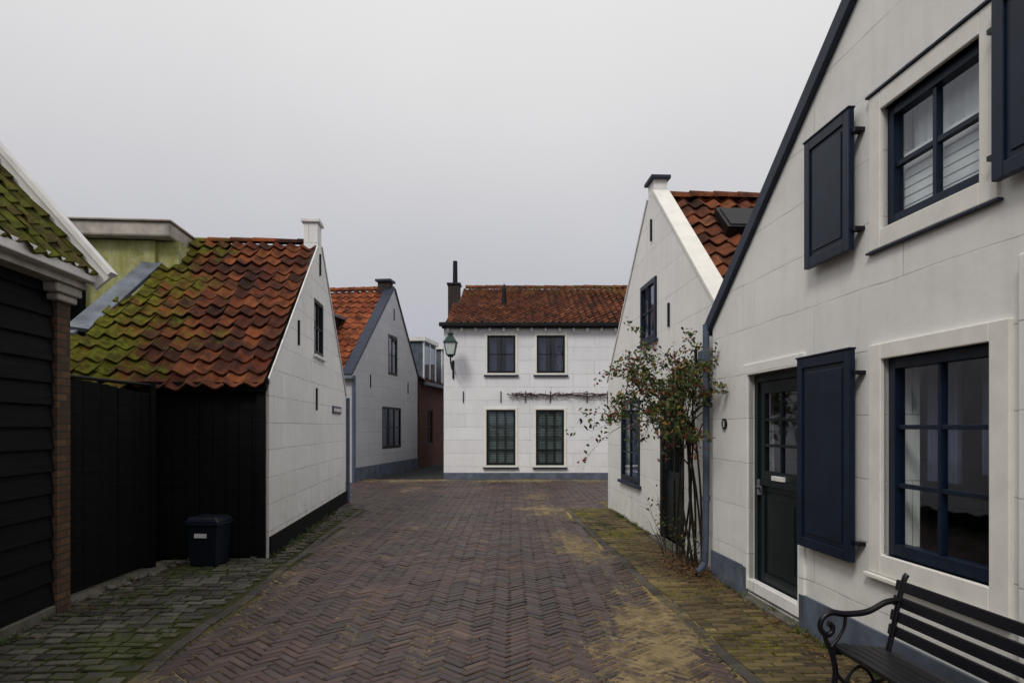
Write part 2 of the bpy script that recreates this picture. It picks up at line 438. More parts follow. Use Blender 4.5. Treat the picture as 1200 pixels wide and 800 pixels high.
tube('downpipe',[(smoothpath([(-.06,-.05,2.7),(-.06,-.05,2.4),(-.06,-.05,1),(-.06,-.06,.25),(-.03,-.09,.12),(.08,-.2,.06)],5),.036),
   ([(-.06,-.05,.8),(-.06,-.05,.86)],.043),([(-.06,-.05,1.9),(-.06,-.05,1.96)],.043)],M_pipe,G)
# hopper and valley debris at the roof junction
boxes('rain_hopper',[(-.13,.01,-.12,.0,2.28,2.42)],M_pipe,G,.012)

# ============================================================ HOUSE F (mid right)
F_=empty('white_gable_house',(1.9,13.5,0),math.atan2(-1,.0492))
H=[rect(2.8,3.7,2.87,3.77),rect(1.3,2.67,.67,2.06),rect(3.93,5.0,.08,2.12)]
poly('facade',[(0,0),(6.21,0),(6.21,2.86),(3.52,5.02),(3.52,5.22),(3.20,5.22),(3.20,5.02),(0,2.5)],H,0,.2,M_white,F_)
boxes('side_walls',[(0,.22,.24,6,0,2.45),(5.98,6.19,.24,6,0,2.6),(0,6.2,6,6.2,0,2.5)],M_white,F_)
poly('back_gable',[(0,2.4),(6.2,2.7),(3.42,4.9)],[],6,6.2,M_white,F_)
boxes('interior_wall',[(.3,5.9,1.6,1.65,0,3.9)],M_int,F_)
boxes('gable_cap',[(3.14,3.58,-.05,.24,5.22,5.27)],M_rake,F_,.005)
rakeboard(F_,(6.24,2.83),(3.52,5.02),.045,-.02,.22,M_cream,'coping')
rakeboard(F_,(-.03,2.47),(3.2,5.02),.045,-.02,.22,M_trimw,'coping_b')
sl=(5.0-2.72)/(6.2-3.42)
slab('roof_deck_a',[(6.2,.2,2.66),(3.42,.2,4.94),(3.42,6.2,4.94),(6.2,6.2,2.66)],.06,M_under,F_)
slab('roof_deck_b',[(0,.2,2.40),(3.42,.2,4.94),(3.42,6.2,4.94),(0,6.2,2.40)],.06,M_under,F_)
tiles('roof_tiles',(6.25,.2,2.62),(0,1,0),(-1,0,sl),6,3.62,M_tileF,F_,jit=2.2)
tiles('roof_tiles_b',(0,6.2,2.40),(0,-1,0),(1,0,.754),6,4.28,M_tileF,F_)
ridge('ridge_tiles',(3.42,.2,4.98),(3.42,6.2,4.98),M_tileF,F_)
ob=boxes('roof_window',[(-.32,.32,-.42,.42,0,.14),(-.27,.27,-.37,.37,.14,.155)],M_black,F_,.006)
ob.location=(4.2,1.15,4.34); ob.rotation_euler=(0,math.atan(sl),0)
window(F_,2.8,3.7,2.87,3.77,2,2,M_blue,'net',y=-.03,fw=.07,name='upper_window')
window(F_,1.3,2.67,.67,2.06,2,3,M_blue,'curtain',y=-.02,fw=.08,name='lower_window')
boxes('sills',[(1.2,2.77,-.06,-.0,.62,.668),(2.72,3.78,-.06,0,2.83,2.868)],M_rake,F_,.005)
boxes('door_leaf',[(3.93,4.02,-.02,.12,.08,2.12),(4.91,5.0,-.02,.12,.08,2.12),(4.02,4.91,-.02,.12,2.03,2.12),
   (4.02,4.91,.05,.10,.08,1.0),(4.02,4.1,.03,.10,1.0,2.03),(4.83,4.91,.03,.10,1.0,2.03),(4.45,4.48,.03,.10,1.0,2.03),(4.1,4.83,.04,.10,1.33,1.36),(4.1,4.83,.04,.1,1.66,1.69),
   (4.12,4.42,.035,.05,.2,.9),(4.5,4.8,.035,.05,.2,.9)],M_frame,F_,.004)
pane('door_glass',4.1,4.83,.072,1.0,2.03,M_glass,F_)
boxes('door_step',[(3.85,5.08,-.16,.1,0,.08)],M_concrete,F_,.01)
anchors(F_,[(3.42,4.5),(2.2,2.5),(4.35,3.1),(5.5,2.35)])
tube('house_number',[([(3.72,-.001,1.55),(3.72,-.02,1.55)],.05)],M_iron,F_,4)

# ============================================================ HOUSE B (left white gable)
B=empty('white_gable_house',(-2.94,8.26,0),math.atan2(1,-.0875))
rk=3.15
poly('facade',[(0,0),(5.95,0),(5.95,2.22),(rk+.17,4.62),(rk+.17,4.96),(rk-.17,4.96),(rk-.17,4.48),(0,2.10)],[rect(2.70,3.50,2.77,3.68)],0,.22,M_white2,B)
boxes('peak_cap',[(rk-.21,rk+.21,-.04,.26,4.96,5.02)],M_trimw,B,.01)
rakeboard(B,(6.0,2.22),(rk+.17,4.64),.035,-.02,.24,M_trimw,'coping')
rakeboard(B,(-.02,2.13),(rk-.17,4.52),.07,-.02,-.002,M_trimw,'coping_b')
boxes('plinth',[(0,5.95,-.025,0,0,.27)],M_plinthblk,B,.005)
boxes('side_walls',[(5.73,5.95,.24,5,0,2.15),(.0,5.95,5,5.2,0,2.2)],M_white2,B)
poly('back_gable',[(0,2.15),(5.95,2.15),(rk,4.5)],[],5,5.2,M_board,B)
L=[];yy=.03
while yy<5.0:
    w=.15; L.append((-.055+U(0,.012),-.004,yy+.004,yy+w,.05,2.14)); yy+=w+.003
boxes('board_wall',L,M_board,B)
boxes('board_backing',[(.1,.2,.25,5,0,2.15)],M_board,B)
boxes('corner_post',[(-.10,-.058,.02,.12,.0,2.12),(-.12,-.058,1.3,1.42,0,2.12)],M_board,B)
boxes('barn_door',[(-.10,-.07,1.5,2.35,.08,1.98),(-.12,-.10,1.5,2.35,.3,.42),(-.12,-.10,1.5,2.35,1.55,1.67)],M_board,B)
boxes('fascia',[(-.14,-.10,.0,4.6,2.02,2.13)],M_board,B)
def dz(s): return 2.06+(s+.12)*(4.60-2.06)/(rk+.12)
slab('roof_deck_a',[(-.12,.005,2.06),(rk,.005,4.60),(rk,2.08,4.60),(.8,2.48,dz(.8)),(-.12,2.48,2.06)],.05,M_under,B)
slab('roof_deck_low',[(-.12,2.48,2.06),(.8,2.48,dz(.8)),(.8,4.8,dz(.8)),(-.12,4.8,2.06)],.05,M_under,B)
slab('roof_deck_b',[(5.95,.24,2.15),(rk,.24,4.58),(rk,5.2,4.58),(5.95,5.2,2.15)],.05,M_under,B)
def yed(v): return 2.52-.42*max(0,(v-1.1))/2.95
def mB(u,v):
    y=3.78-u
    if v>1.1 and y>yed(v): return False
    return True
tiles('roof_tiles',(-.16,3.74,2.05),(0,-1,0),(1,0,2.54/3.27),3.6+.12,4.15,M_tileB,B,tw=.2185,tl=.28,mask=mB,jit=2.3)
tiles('roof_tiles_b',(5.95,.24,2.15),(0,1,0),(-(5.95-rk),0,2.42),4.9,3.7,M_tileB,B)
ridge('ridge_tiles',(rk,2.15,4.64),(rk,.12,4.66),M_tileB,B,rad=.075)
window(B,2.70,3.50,2.77,3.68,2,2,M_frame,'net',y=.0,fw=.06)
boxes('window_sill',[(2.64,3.56,-.05,0,2.72,2.768)],M_trimw,B,.005)
anchors(B,[(1.55,2.95),(2.85,2.05),(3.15,4.3)],h=.36)
# annex with flat roof
boxes('annex_wall',[(2.30,5.0,2.28,3.28,0,4.42)],M_greenwall,B)
boxes('annex_wall_side',[(2.35,5.0,1.95,2.28,3.5,4.42)],M_greenwall,B)
boxes('annex_wall_dark',[(2.2,5.0,3.28,5.5,0,4.35)],M_board,B)
boxes('annex_cap',[(2.12,5.1,2.0,3.50,4.44,4.66)],M_beige,B,.03)
boxes('annex_cap_lip',[(2.08,5.14,1.97,3.54,4.66,4.69)],M_beige,B,.01)
boxes('air_conditioner',[(1.8,2.15,3.45,4.1,3.15,3.75)],M_beige,B,.02)
boxes('annex_low_roof',[(1.0,2.3,2.6,5.0,2.7,2.78)],M_lead,B)
slab('flashing',[(.75,2.46,2.86),(.75,2.74,2.90),(rk+.02,2.30,4.78),(rk+.02,2.06,4.74)],.06,M_lead,B)
slab('flashing_low',[(.66,2.6,2.80),(.66,3.9,2.80),(1.1,3.9,3.0),(1.1,2.6,3.0)],.03,M_lead,B)
S=empty('street_name_sign',(0,0,0))
S.location=B.location; S.rotation_euler=B.rotation_euler
boxes('plate',[(4.35,5.25,-.025,-.003,1.85,1.99)],M_sign,S,.004)
L=[];x=4.42
while x<5.15:
    w=U(.03,.06); L.append((x,x+w,-.028,-.0255,1.89,1.95)); x+=w+.02
boxes('lettering',L,M_trimw,S)
tube('downpipe',[([(6.0,-.04,2.2),(6.0,-.04,.02)],.04)],M_pipe,B)

# ============================================================ SHED A (far left)
A=empty('black_timber_shed',(-3.154-.05,-2,0),math.atan2(1,-.0875))
LN=7.98
V=[];F=[];z=.12;Lx=LN-.2
while z<2.8:
    b=len(V)
    j=U(0,.006)
    V+=[(0,-.03-j,z),(Lx,-.03+j,z),(Lx,0,z+.19),(0,0,z+.19),(0,0,z),(Lx,0,z)]
    F+=[(b,b+1,b+2,b+3),(b,b+4,b+5,b+1)]
    z+=.185
mesh('weatherboards',V,F,M_board,A)
boxes('walls',[(0,Lx,.01,.2,.1,2.85),(LN-.2,LN,.25,5,0,2.85),(0,.2,.2,5,0,2.85),(0,LN,5,5.2,0,2.85)],M_board,A)
boxes('foundation',[(0,Lx,-.04,.2,0,.10)],M_concrete,A,.01)
boxes('brick_pier',[(LN-.2,LN,-.05,.24,0,2.74)],M_brickpier,A,.006)
boxes('eave_soffit',[(0,LN+.06,-.16,.0,2.80,2.84)],M_beige,A)
boxes('gutter',[(0,LN+.08,-.24,-.15,2.86,2.97)],M_trimw,A,.01)
boxes('fascia',[(0,LN+.06,-.15,-.12,2.845,2.96)],M_beige,A,.01)
boxes('corbel',[(LN-.35,LN+.04,-.13,0,2.72,2.80),(LN-.28,LN+.02,-.10,-.0,2.66,2.72)],M_beige,A,.015)
an=1.17
slab('roof_deck',[(0,-.16,2.92),(LN+.04,-.16,2.92),(LN+.04,2.5,2.92+2.66*an),(0,2.5,2.92+2.66*an)],.06,M_under,A)
slab('roof_deck_b',[(0,5.2,2.92),(LN+.04,5.2,2.92),(LN+.04,2.5,2.92+2.66*an),(0,2.5,2.92+2.66*an)],.06,M_under,A)
tiles('roof_tiles',(0,-.20,2.91),(1,0,0),(0,1,an),LN+.02,4.15,M_tileA,A,tw=.2,tl=.22,jit=1.6,hgt=.7)
V0=(LN+.05)
for nm,x0,x1,off in (('bargeboard',V0,V0+.045,0),('bargeboard_cap',V0-.06,V0+.07,.12)):
    y0,z0=-.27,2.85; y1=2.5; z1=z0+(y1-y0)*an
    d=Vector((0,1,an)).normalized(); nn=Vector((0,-d.z,d.y))
    a=Vector((0,y0,z0))+nn*off; b=Vector((0,y1,z1))+nn*off
    if nm=='bargeboard': pts=[a-nn*.06,b-nn*.06,b+nn*.118,a+nn*.118]
    else: pts=[a,b,b+nn*.04,a+nn*.04]
    VV=[(x0,p.y,p.z) for p in pts]+[(x1,p.y,p.z) for p in pts]
    mesh(nm,VV,[(0,1,2,3),(7,6,5,4),(0,1,5,4),(1,2,6,5),(2,3,7,6),(3,0,4,7)],M_trimw,A,fix=True)
mesh('gable_wall',[(LN-.02,0,2.8),(LN-.02,5,2.8),(LN-.02,2.5,5.8)],[(0,1,2)],M_board,A)

GT=empty('black_board_fence',(-4.02,6.1,0),math.atan2(1,.01))
L=[];x=0
while x<1.42:
    top=2.0+.04*math.cos(x*2.0); L.append((x,x+.135,-.012+U(0,.008),.015,.08,top)); x+=.14
boxes('boards',L,M_board,GT,.003)
boxes('rails',[(0,1.42,.015,.06,.4,.5),(0,1.42,.015,.06,1.6,1.7)],M_board,GT)
boxes('cap',[(-.02,1.46,-.03,.05,2.045,2.075)],M_black,GT,.01)
boxes('posts',[(-.1,0,-.03,.09,0,2.1),(1.42,1.52,-.03,.09,0,2.1)],M_board,GT)
boxes('threshold',[(0,1.9,-.10,.1,0,.045)],M_concrete,GT,.02)

BN=empty('waste_bin',(-3.46,7.80,.012),math.radians(-4))
BN.scale=(.95,.95,.96)
def frust(name,x,y0,y1,w0,w1,z0,z1,m,P,bevel=.01):
    V=[(-w0,-y0,z0),(w0,-y0,z0),(w0,y0,z0),(-w0,y0,z0),(-w1,-y1,z1),(w1,-y1,z1),(w1,y1,z1),(-w1,y1,z1)]
    ob=mesh(name,V,BF,m,P); md=ob.modifiers.new('b','BEVEL'); md.width=bevel; md.segments=3; return ob
M_bin=paint('bin_plastic',(.006,.010,.018),.45,.2,10,.3)
frust('body',0,.15,.18,.16,.195,.03,.52,M_bin,BN,.015)
frust('rim',0,.20,.20,.215,.215,.50,.53,M_bin,BN,.008)
frust('lid',0,.20,.16,.215,.17,.532,.60,M_bin,BN,.02)
boxes('label',[(-.09,.06,-.178,-.172,.36,.41)],M_trimw,BN)
tube('handle',[([(-.15,.2,.56),(-.15,.24,.56),(.15,.24,.56),(.15,.2,.56)],.012)],M_bin,BN)
tube('wheels',[([(-.16,.14,.05),(-.12,.14,.05)],.05),([(.12,.14,.05),(.16,.14,.05)],.05)],M_black,BN)

# ============================================================ HOUSE E (far centre)
E=empty('white_two_storey_house',(-2.06,20.6,0),0)
def xE(px): return (px-600)/800*20.6+2.06
def zE(py): return 1.6+(500-py)/800*20.6
WE=8.0
hs=[rect(xE(571),xE(604),3.22,4.355),rect(xE(629),xE(662),3.22,4.355),rect(xE(570),xE(604),.44,2.115),rect(xE(628),xE(661),.44,2.115)]
poly('facade',rect(0,WE,0,4.66),hs,0,.25,M_white3,E)
boxes('side_walls',[(0,.24,.25,7.5,0,4.6),(WE-.24,WE,.25,7.5,0,4.6),(0,WE,7.5,7.7,0,4.6)],M_white3,E)
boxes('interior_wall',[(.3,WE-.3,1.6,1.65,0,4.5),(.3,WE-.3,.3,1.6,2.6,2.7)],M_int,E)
boxes('plinth',[(0,WE,-.025,0,0,.22)],M_bluegrey,E,.005)
for i,(h,bk,rows,cols) in enumerate(zip(hs,('net','net','blind','blind'),(2,2,4,4),(2,2,3,3))):
    x0,x1=h[0][0],h[1][0];z0,z1=h[0][1],h[2][1]
    window(E,x0,x1,z0,z1,cols,rows,M_frame,bk,y=.02,fw=.06,mw=.03,name='window%d'%i)
    surround(E,x0,x1,z0,z1,.07,M_cream,-.03,name='surround%d'%i)
    boxes('sill%d'%i,[(x0-.1,x1+.1,-.07,-.031,z0-.11,z0-.055)],M_rake,E,.004)
boxes('gutter',[(-.12,WE+.1,-.28,-.14,4.60,4.72)],M_black,E,.02)
boxes('fascia',[(-.05,WE,-.14,0,4.56,4.68)],M_frame,E,.005)
L=[];x=.1
while x<WE: L.append((x,x+.06,-.13,-.0,4.47,4.56)); x+=.42
boxes('gutter_brackets',L,M_trimw,E)
rE=(6.70-4.72)/4.6
def mE(u,v): return u-.12>v*.088-.02
slab('roof_deck_a',[(0,-.1,4.66),(WE,-.1,4.66),(WE,4.4,6.62),(.36,4.4,6.62)],.06,M_under,E)
slab('roof_deck_b',[(0,7.7,4.66),(WE,7.7,4.66),(WE,4.4,6.62),(.36,4.4,6.62)],.06,M_under,E)
mesh('end_gable',[(.02,.0,4.6),(.02,7.5,4.6),(.36,4.4,6.6)],[(0,1,2)],M_white3,E)
tiles('roof_tiles',(-.1,-.22,4.68),(1,0,0),(0,1,rE),WE+.1,5.05,M_tileE,E,tw=.21,tl=.28,mask=mE)
ridge('ridge_tiles',(.36,4.4,6.68),(WE,4.4,6.68),M_tileE,E,rad=.10)
M_chim=brickmat('sooty_brick',(.05,.035,.03),(.03,.022,.02),(.04,.035,.03))
boxes('chimney',[(-.24,.18,3.9,4.4,4.2,6.70)],M_chim,E,.01)
boxes('chimney_cap',[(-.28,.22,3.86,4.44,6.70,6.77)],M_black,E,.01)
tube('chimney_pot',[([(.0,4.15,6.75),(.0,4.15,7.6)],[.09,.08])],M_black,E)
tube('roof_vent',[([(1.80,1.9,5.5),(1.80,1.9,6.05),(1.80,1.9,6.15),(1.8,1.9,6.3)],[.10,.06,.08,.02])],M_black,E)
anchors(E,[(xE(p),zE(465)) for p in (543,587,616,645,688,712)],h=.34)
tube('drain',[([(7.7,-.06,4.6),(7.7,-.06,.02)],.045)],M_pipe,E)

VI=empty('wall_climber_vine',(-2.06,20.6,0),0)
M_twig=paint('twig_bark',(.10,.075,.075),.9,.4,20,.1)
paths=[]
for k in range(5):
    x=xE(594)+U(0,.3);z=zE(462)+U(-.05,.05);pts=[]
    while x<xE(712):
        pts.append((x,-.05-U(0,.05),z+U(-.04,.04))); x+=U(.08,.16)
        if R()<.5:
            q=Vector(pts[-1]); 
            paths.append(([q,q+Vector((U(-.05,.1),-.04,U(-.14,.08))),q+Vector((U(-.1,.2),-.06,U(-.22,.14)))],[.011,.008,.003]))
    paths.append((pts,.014))
tube('stems',paths,M_twig,VI,1)

LN_=empty('wall_lantern',(-1.80,20.0,0),0)
M_copper=paint('lantern_green',(.015,.04,.035),.45,.3,10)
k=NB('lantern_glass'); M_lg=k.fin(k.mix(k.noise(4),(.45,.55,.55),(.6,.66,.62)),.15,.5)
def fr4(name,w0,w1,z0,z1,m,P):
    V=[(-w0,-w0,z0),(w0,-w0,z0),(w0,w0,z0),(-w0,w0,z0),(-w1,-w1,z1),(w1,-w1,z1),(w1,w1,z1),(-w1,w1,z1)]
    return mesh(name,V,BF,m,P)
fr4('glass',.105,.17,3.72,4.05,M_lg,LN_)
fr4('rim',.20,.20,4.052,4.085,M_copper,LN_)
fr4('roof',.19,.08,4.087,4.25,M_copper,LN_)
fr4('chimney_top',.07,.06,4.252,4.32,M_copper,LN_)
fr4('cap',.10,.02,4.322,4.40,M_copper,LN_)
fr4('base',.06,.115,3.64,3.718,M_copper,LN_)
tube('frame',[([(sx*.11,sy*.11,3.70),(sx*.178,sy*.178,4.07)],.013) for sx in (-1,1) for sy in (-1,1)]+[([(0,0,4.39),(0,0,4.5)],[.02,.006])],M_copper,LN_)
tube('bracket',[(smoothpath([(0,0,3.66),(0,.02,3.5),(.02,.18,3.34),(.03,.40,3.30),(.03,.60,3.42)],6),.022),
   (smoothpath([(0.02,.05,3.45),(.02,.2,3.52),(.02,.4,3.44),(.03,.6,3.18)],6),.014),([(.03,.58,3.05),(.03,.58,3.6)],.03)],M_black,LN_)

# ============================================================ HOUSE C (second left)
dC=Vector((.95,6.6)); LC=dC.length
C=empty('grey_gable_house',(-4.55,19.4,0),math.atan2(dC.y,dC.x))
poly('facade',[(0,0),(LC,0),(LC,3.5),(3.95,6.25),(3.7,6.25),(0,3.1)],[rect(3.2,4.2,3.33,4.68),rect(2.6,4.6,.88,2.26)],0,.25,M_grey,C)
boxes('plinth',[(0,LC,-.03,0,0,.42)],M_bluegrey,C)
boxes('side_walls',[(0,.24,.25,6,0,3.1),(LC-.24,LC,.25,6,0,3.4),(0,LC,6,6.2,0,3.1)],M_grey,C)
boxes('interior_wall',[(.3,6,1.5,1.55,0,4.2)],M_int,C)
rakeboard(C,(-.1,3.04),(3.8,6.3),.07,-.04,.28,M_rake)
rakeboard(C,(LC+.1,3.44),(3.85,6.26),.07,-.04,.28,M_rake,'rake_board_b')
boxes('chimney',[(3.6,4.0,.1,.5,6.0,6.5)],M_chim,C); boxes('chimney_cap',[(3.52,4.08,.03,.57,6.5,6.57)],M_rake,C)
slab('roof_deck_a',[(0,.2,3.05),(3.8,.2,6.2),(3.8,6.2,6.2),(0,6.2,3.05)],.06,M_under,C)
slab('roof_deck_b',[(LC,.2,3.35),(3.8,.2,6.2),(3.8,6.2,6.2),(LC,6.2,3.35)],.06,M_under,C)
tiles('roof_tiles',(-.1,6.3,2.98),(0,-1,0),(3.8,0,3.15),6.1,5.0,M_tileC,C,tw=.25,tl=.33)
ridge('ridge_tiles',(3.8,.3,6.25),(3.8,6.2,6.25),M_tileC,C,.12)
boxes('dormer',[(.7,2.6,1.2,2.4,3.9,5.0)],M_black,C); boxes('dormer_roof',[(.6,2.7,1.1,2.5,5.0,5.08)],M_lead,C)
window(C,3.2,4.2,3.33,4.68,2,2,M_frame,'net',y=0,name='upper_window',fw=.08)
window(C,2.6,4.6,.88,2.26,3,2,M_frame,'curtain',y=0,name='lower_window',fw=.08)
anchors(C,[(1.5,3.0),(5.4,3.0),(3.8,5.4)],h=.4)
tube('downpipe',[([(-.05,-.08,3.05),(-.05,-.08,.02)],.05)],M_pipe,C)
boxes('gutter',[(-.2,-.08,-.1,6.2,2.95,3.05)],M_lead,C,.02)

# ============================================================ HOUSE D (brick)
D=empty('brick_house',(-3.55,26.15,0),math.atan2(dC.y,dC.x))
poly('facade',rect(0,9,0,3.3),[rect(1.0,2.0,.9,2.3),rect(3.6,4.6,.9,2.3),rect(6,7,.9,2.3)],0,.25,M_brickred,D)
boxes('side_walls',[(0,.24,.25,6,0,3.3),(8.76,9,.25,6,0,3.3),(0,9,6,6.2,0,3.3)],M_brickred,D)
boxes('interior_wall',[(.3,8.7,1.5,1.55,0,3.2)],M_int,D)
for q in (1.0,3.6,6.0): window(D,q,q+1,.9,2.3,2,2,M_frame,'net',name='window',y=.02)
slab('roof_deck_a',[(0,-.2,3.25),(9,-.2,3.25),(9,3.1,5.6),(0,3.1,5.6)],.06,M_under,D)
slab('roof_deck_b',[(0,6.4,3.25),(9,6.4,3.25),(9,3.1,5.6),(0,3.1,5.6)],.06,M_under,D)
mesh('gable_end',[(.01,0,3.2),(.01,6.2,3.2),(.01,3.1,5.55)],[(0,1,2)],M_brickred,D)
tiles('roof_tiles',(0,-.25,3.25),(1,0,0),(0,3.3,2.35),9,4.0,M_tileD,D,tw=.25,tl=.33)
boxes('gutter',[(-.1,9,-.35,-.22,3.2,3.32)],M_lead,D)
for q in (.5,3.4,6.3):
    boxes('dormer_box',[(q,q+1.9,.0,2.0,3.4,4.95)],M_bluegrey,D)
    boxes('dormer_trim',[(q-.1,q+2.0,-.12,2.1,4.95,5.1),(q,q+.12,-.04,0,3.4,4.95),(q+1.78,q+1.9,-.04,0,3.4,4.95),(q+.9,q+1.0,-.04,0,3.4,4.95)],M_trimw,D)
    pane('dormer_glass',q+.12,q+.9,-.02,3.6,4.8,M_glass,D); pane('dormer_glass_b',q+1.0,q+1.78,-.02,3.6,4.8,M_glass,D)

Z=empty('brick_house',(-6,38,0),0)
boxes('walls',[(0,9,0,5,0,3.2)],M_brickred,Z)
slab('roof_deck',[(0,-.2,3.2),(9,-.2,3.2),(9,2.6,5.4),(0,2.6,5.4)],.06,M_tileD,Z)

# ============================================================ GROUND
def wob(y): return .07*noise.noise(Vector((0,y*.5,40)))
def xl(y):
    return -2.24-(y-4.27)*.0656+wob(y)
def xr(y):
    return 1.49-(y-4.27)*.0527+wob(y+30)
def sand(x,y):
    n=noise.noise(Vector((x*1.0,y*.5,3.1)))+.6*noise.noise(Vector((x*2.7,y*2.0,9)))
    s=-.02+.46*n
    s+=.46*math.exp(-((x-xr(min(y,13))+.38)/.42)**2)*(1 if y<13.5 else .3)
    s+=.20*math.exp(-((x-xl(min(y,13))-.15)/.3)**2)
    if y>19.2: s+=min(.6,(y-19.2)*.7)
    if y<6: s+=.05
    return s
def undul(x,y):
    return .018*noise.noise(Vector((x*.6,y*.6,0)))+.011*noise.noise(Vector((x*2.2,y*2.2,5)))
def add_sand(ob,fn):
    me=ob.data; a=me.attributes.new('sand','FLOAT','POINT')
    a.data.foreach_set('value',[fn(v.co.x,v.co.y) for v in me.vertices])
def pavers(name,items,m,fn,zb=.018,bev=.007,tilt=1.0,edge=.16):
    V=[];F=[];S=[]
    for (cx,cy,hl,hw,ang) in items:
        ca,sa=math.cos(ang),math.sin(ang)
        z=zb+undul(cx,cy)+U(-.003,.0035)*tilt; tx=U(-.018,.018)*tilt;ty=U(-.045,.045)*tilt
        b=len(V); s=fn(cx,cy)+U(-.07,.07)
        for (k,dz_) in ((1,-.02),(1,-.0045),(0,0)):
            for sx,sy in ((-1,-1),(1,-1),(1,1),(-1,1)):
                lx=sx*(hl-(0 if k else bev)); ly=sy*(hw-(0 if k else bev))
                V.append((cx+lx*ca-ly*sa,cy+lx*sa+ly*ca,z+dz_+lx*tx+ly*ty)); S.append(s+(edge if k else 0))
        for r in (0,4):
            for i in range(4):
                j=(i+1)%4
                F.append((b+r+i,b+r+j,b+r+4+j,b+r+4+i))
        F.append((b+8,b+9,b+10,b+11))
    ob=mesh(name,V,F,m)
    a=ob.data.attributes.new('sand','FLOAT','POINT'); a.data.foreach_set('value',S)
    return ob
def inroad(x,y):
    if y<-.5 or y>20.5: return False
    if y<13.2: return xl(y)-.03<x<xr(y)-.04
    if x>7.5 or x<-8: return False
    if y<14.6: return x<1.9 and x>xl(13.2)-.6
    return True
ST_p=[(0,(.055,.034,.032)),(.25,(.090,.053,.046)),(.5,(.040,.028,.028)),(.75,(.105,.062,.05)),(.9,(.072,.055,.054)),(1,(.145,.095,.068))]
M_pav=paver_mat('brown_clay_pavers',ST_p,(.29,.215,.105),.52,.35)
M_cob=paver_mat('grey_green_cobbles',[(0,(.045,.045,.038)),(.5,(.10,.095,.078)),(1,(.16,.145,.115))],(.085,.10,.03),.7,.2)
M_yel=paver_mat('yellow_bricks',[(0,(.09,.07,.03)),(.4,(.18,.135,.06)),(.7,(.055,.045,.025)),(1,(.26,.195,.085))],(.19,.165,.03),.75,.15)
M_kerb=paver_mat('grey_kerb_bricks',[(0,(.05,.045,.04)),(1,(.11,.095,.078))],(.20,.16,.075),.7,.2)
W=.068;Lb=3*W;c45=math.cos(math.pi/4)
items=[]
rng=230
for k in range(-rng,rng):
    for m_ in range(-50,51):
        for (ox,oy,typ) in ((k+6*m_,k,0),(k+3+6*m_,k-2,1)):
            cx=(ox+1.5)*W if typ==0 else (ox+.5)*W
            cy=(oy+.5)*W if typ==0 else (oy+1.5)*W
            x=(cx-cy)*c45; y=(cx+cy)*c45+8
            if not inroad(x,y): continue
            items.append((x+U(-.003,.003),y+U(-.003,.003),Lb/2-.0045,W/2-.0045,math.pi/4+(0 if typ==0 else math.pi/2)+U(-.025,.025)))
pavers('brick_road',items,M_pav,sand)
it=[];y=-.5
while y<13.2:
    it.append((xr(y)+.02+U(-.008,.008),y,.1,.045,math.pi/2+.05+U(-.05,.05))); it.append((xl(y)-.09+U(-.008,.008),y+.05,.1,.045,math.pi/2+.06+U(-.05,.05))); y+=.206
pavers('kerb',it,M_kerb,lambda x,y:sand(x,y)+.05,zb=.024)
def wl_(y):
    if y<5.95: return -3.90+.0875*(5.95-y)
    if y<8.15: return -4.0
    return -2.217-.0875*y
it=[];y=-.5;r=0
while y<13.4:
    x=xl(y)-.25-(.08 if r%2 else 0)+U(-.03,.03)
    while x>wl_(y)+.02:
        w=U(.06,.11); it.append((x-w+.08,y+U(-.012,.012),w-.009,.048,.06+U(-.10,.10))); x-=2*w+.008
    y+=.118; r+=1
pavers('cobble_pavement',it,M_cob,lambda x,y:.18+.6*noise.noise(Vector((x*1.3,y*1.1,7))),zb=.026,bev=.018,tilt=1.6,edge=.3)
def wr_(y): return (2.69-.075*y) if y<7.29 else (2.564-.0492*y)
it=[];y=-.5;r=0
while y<13.25:
    x=xr(y)+.17+(.1 if r%2 else 0)
    if r%2: it.append((xr(y)+.12,y,.045,.031,.05))
    while x<wr_(y)-.05:
        it.append((x,y+U(-.005,.005),.095,.029,.05+U(-.05,.05))); x+=.205
    y+=.07; r+=1
pavers('yellow_brick_pavement',it,M_yel,lambda x,y:.20+.7*noise.noise(Vector((x*1.6,y*1.1,17))),zb=.026,bev=.008,tilt=1.4)

def grid(name,x0,x1,y0,y1,st,z,m,fn):
    nx=int((x1-x0)/st);ny=int((y1-y0)/st);V=[];F=[]
    for j in range(ny+1):
        for i in range(nx+1):
            x=x0+i*st;yy=y0+j*st
            zz=z+undul(x,yy)+.007*max(-.3,sand(x,yy))
            V.append((x,yy,zz))
    for j in range(ny):
        for i in range(nx):
            a=j*(nx+1)+i; F.append((a,a+1,a+nx+2,a+nx+1))
    ob=mesh(name,V,F,m,smooth=True); add_sand(ob,fn); return ob
def joint_mat():
    k=NB('sand_joints'); a=k.attr('sand')
    f=k.mapr(k.math('ADD',a,k.math('MULTIPLY',k.noise(12,6,.75),.5)),.15,.55)
    col=k.mix(f,(.030,.024,.018),(.28,.21,.10))
    col=k.mix(k.mapr(k.noise(3,5),.55,.75,0,.6),col,(.06,.08,.02))
    o=k.sep()
    left=k.mapr(o[0],-2.4,-2.2,.9,0)
    col=k.mix(left,col,(.028,.034,.012))
    k.bump(k.noise(60,4),.6,.006); return k.fin(col,.95,.1)
M_joint=joint_mat()
grid('sand_bed',-8.2,7.7,-.6,20.55,.1,.0085,M_joint,sand)
k=NB('ground_earth'); gcol=k.mix(k.mapr(k.noise(.4,6,.7),.35,.65),(.05,.047,.045),(.075,.068,.06)); k.bump(k.noise(20,5),.5,.01)
M_gr=k.fin(gcol,.9,.2)
mesh('ground',[(-300,-300,-.02),(300,-300,-.02),(300,300,-.02),(-300,300,-.02)],[(0,1,2,3)],M_gr)
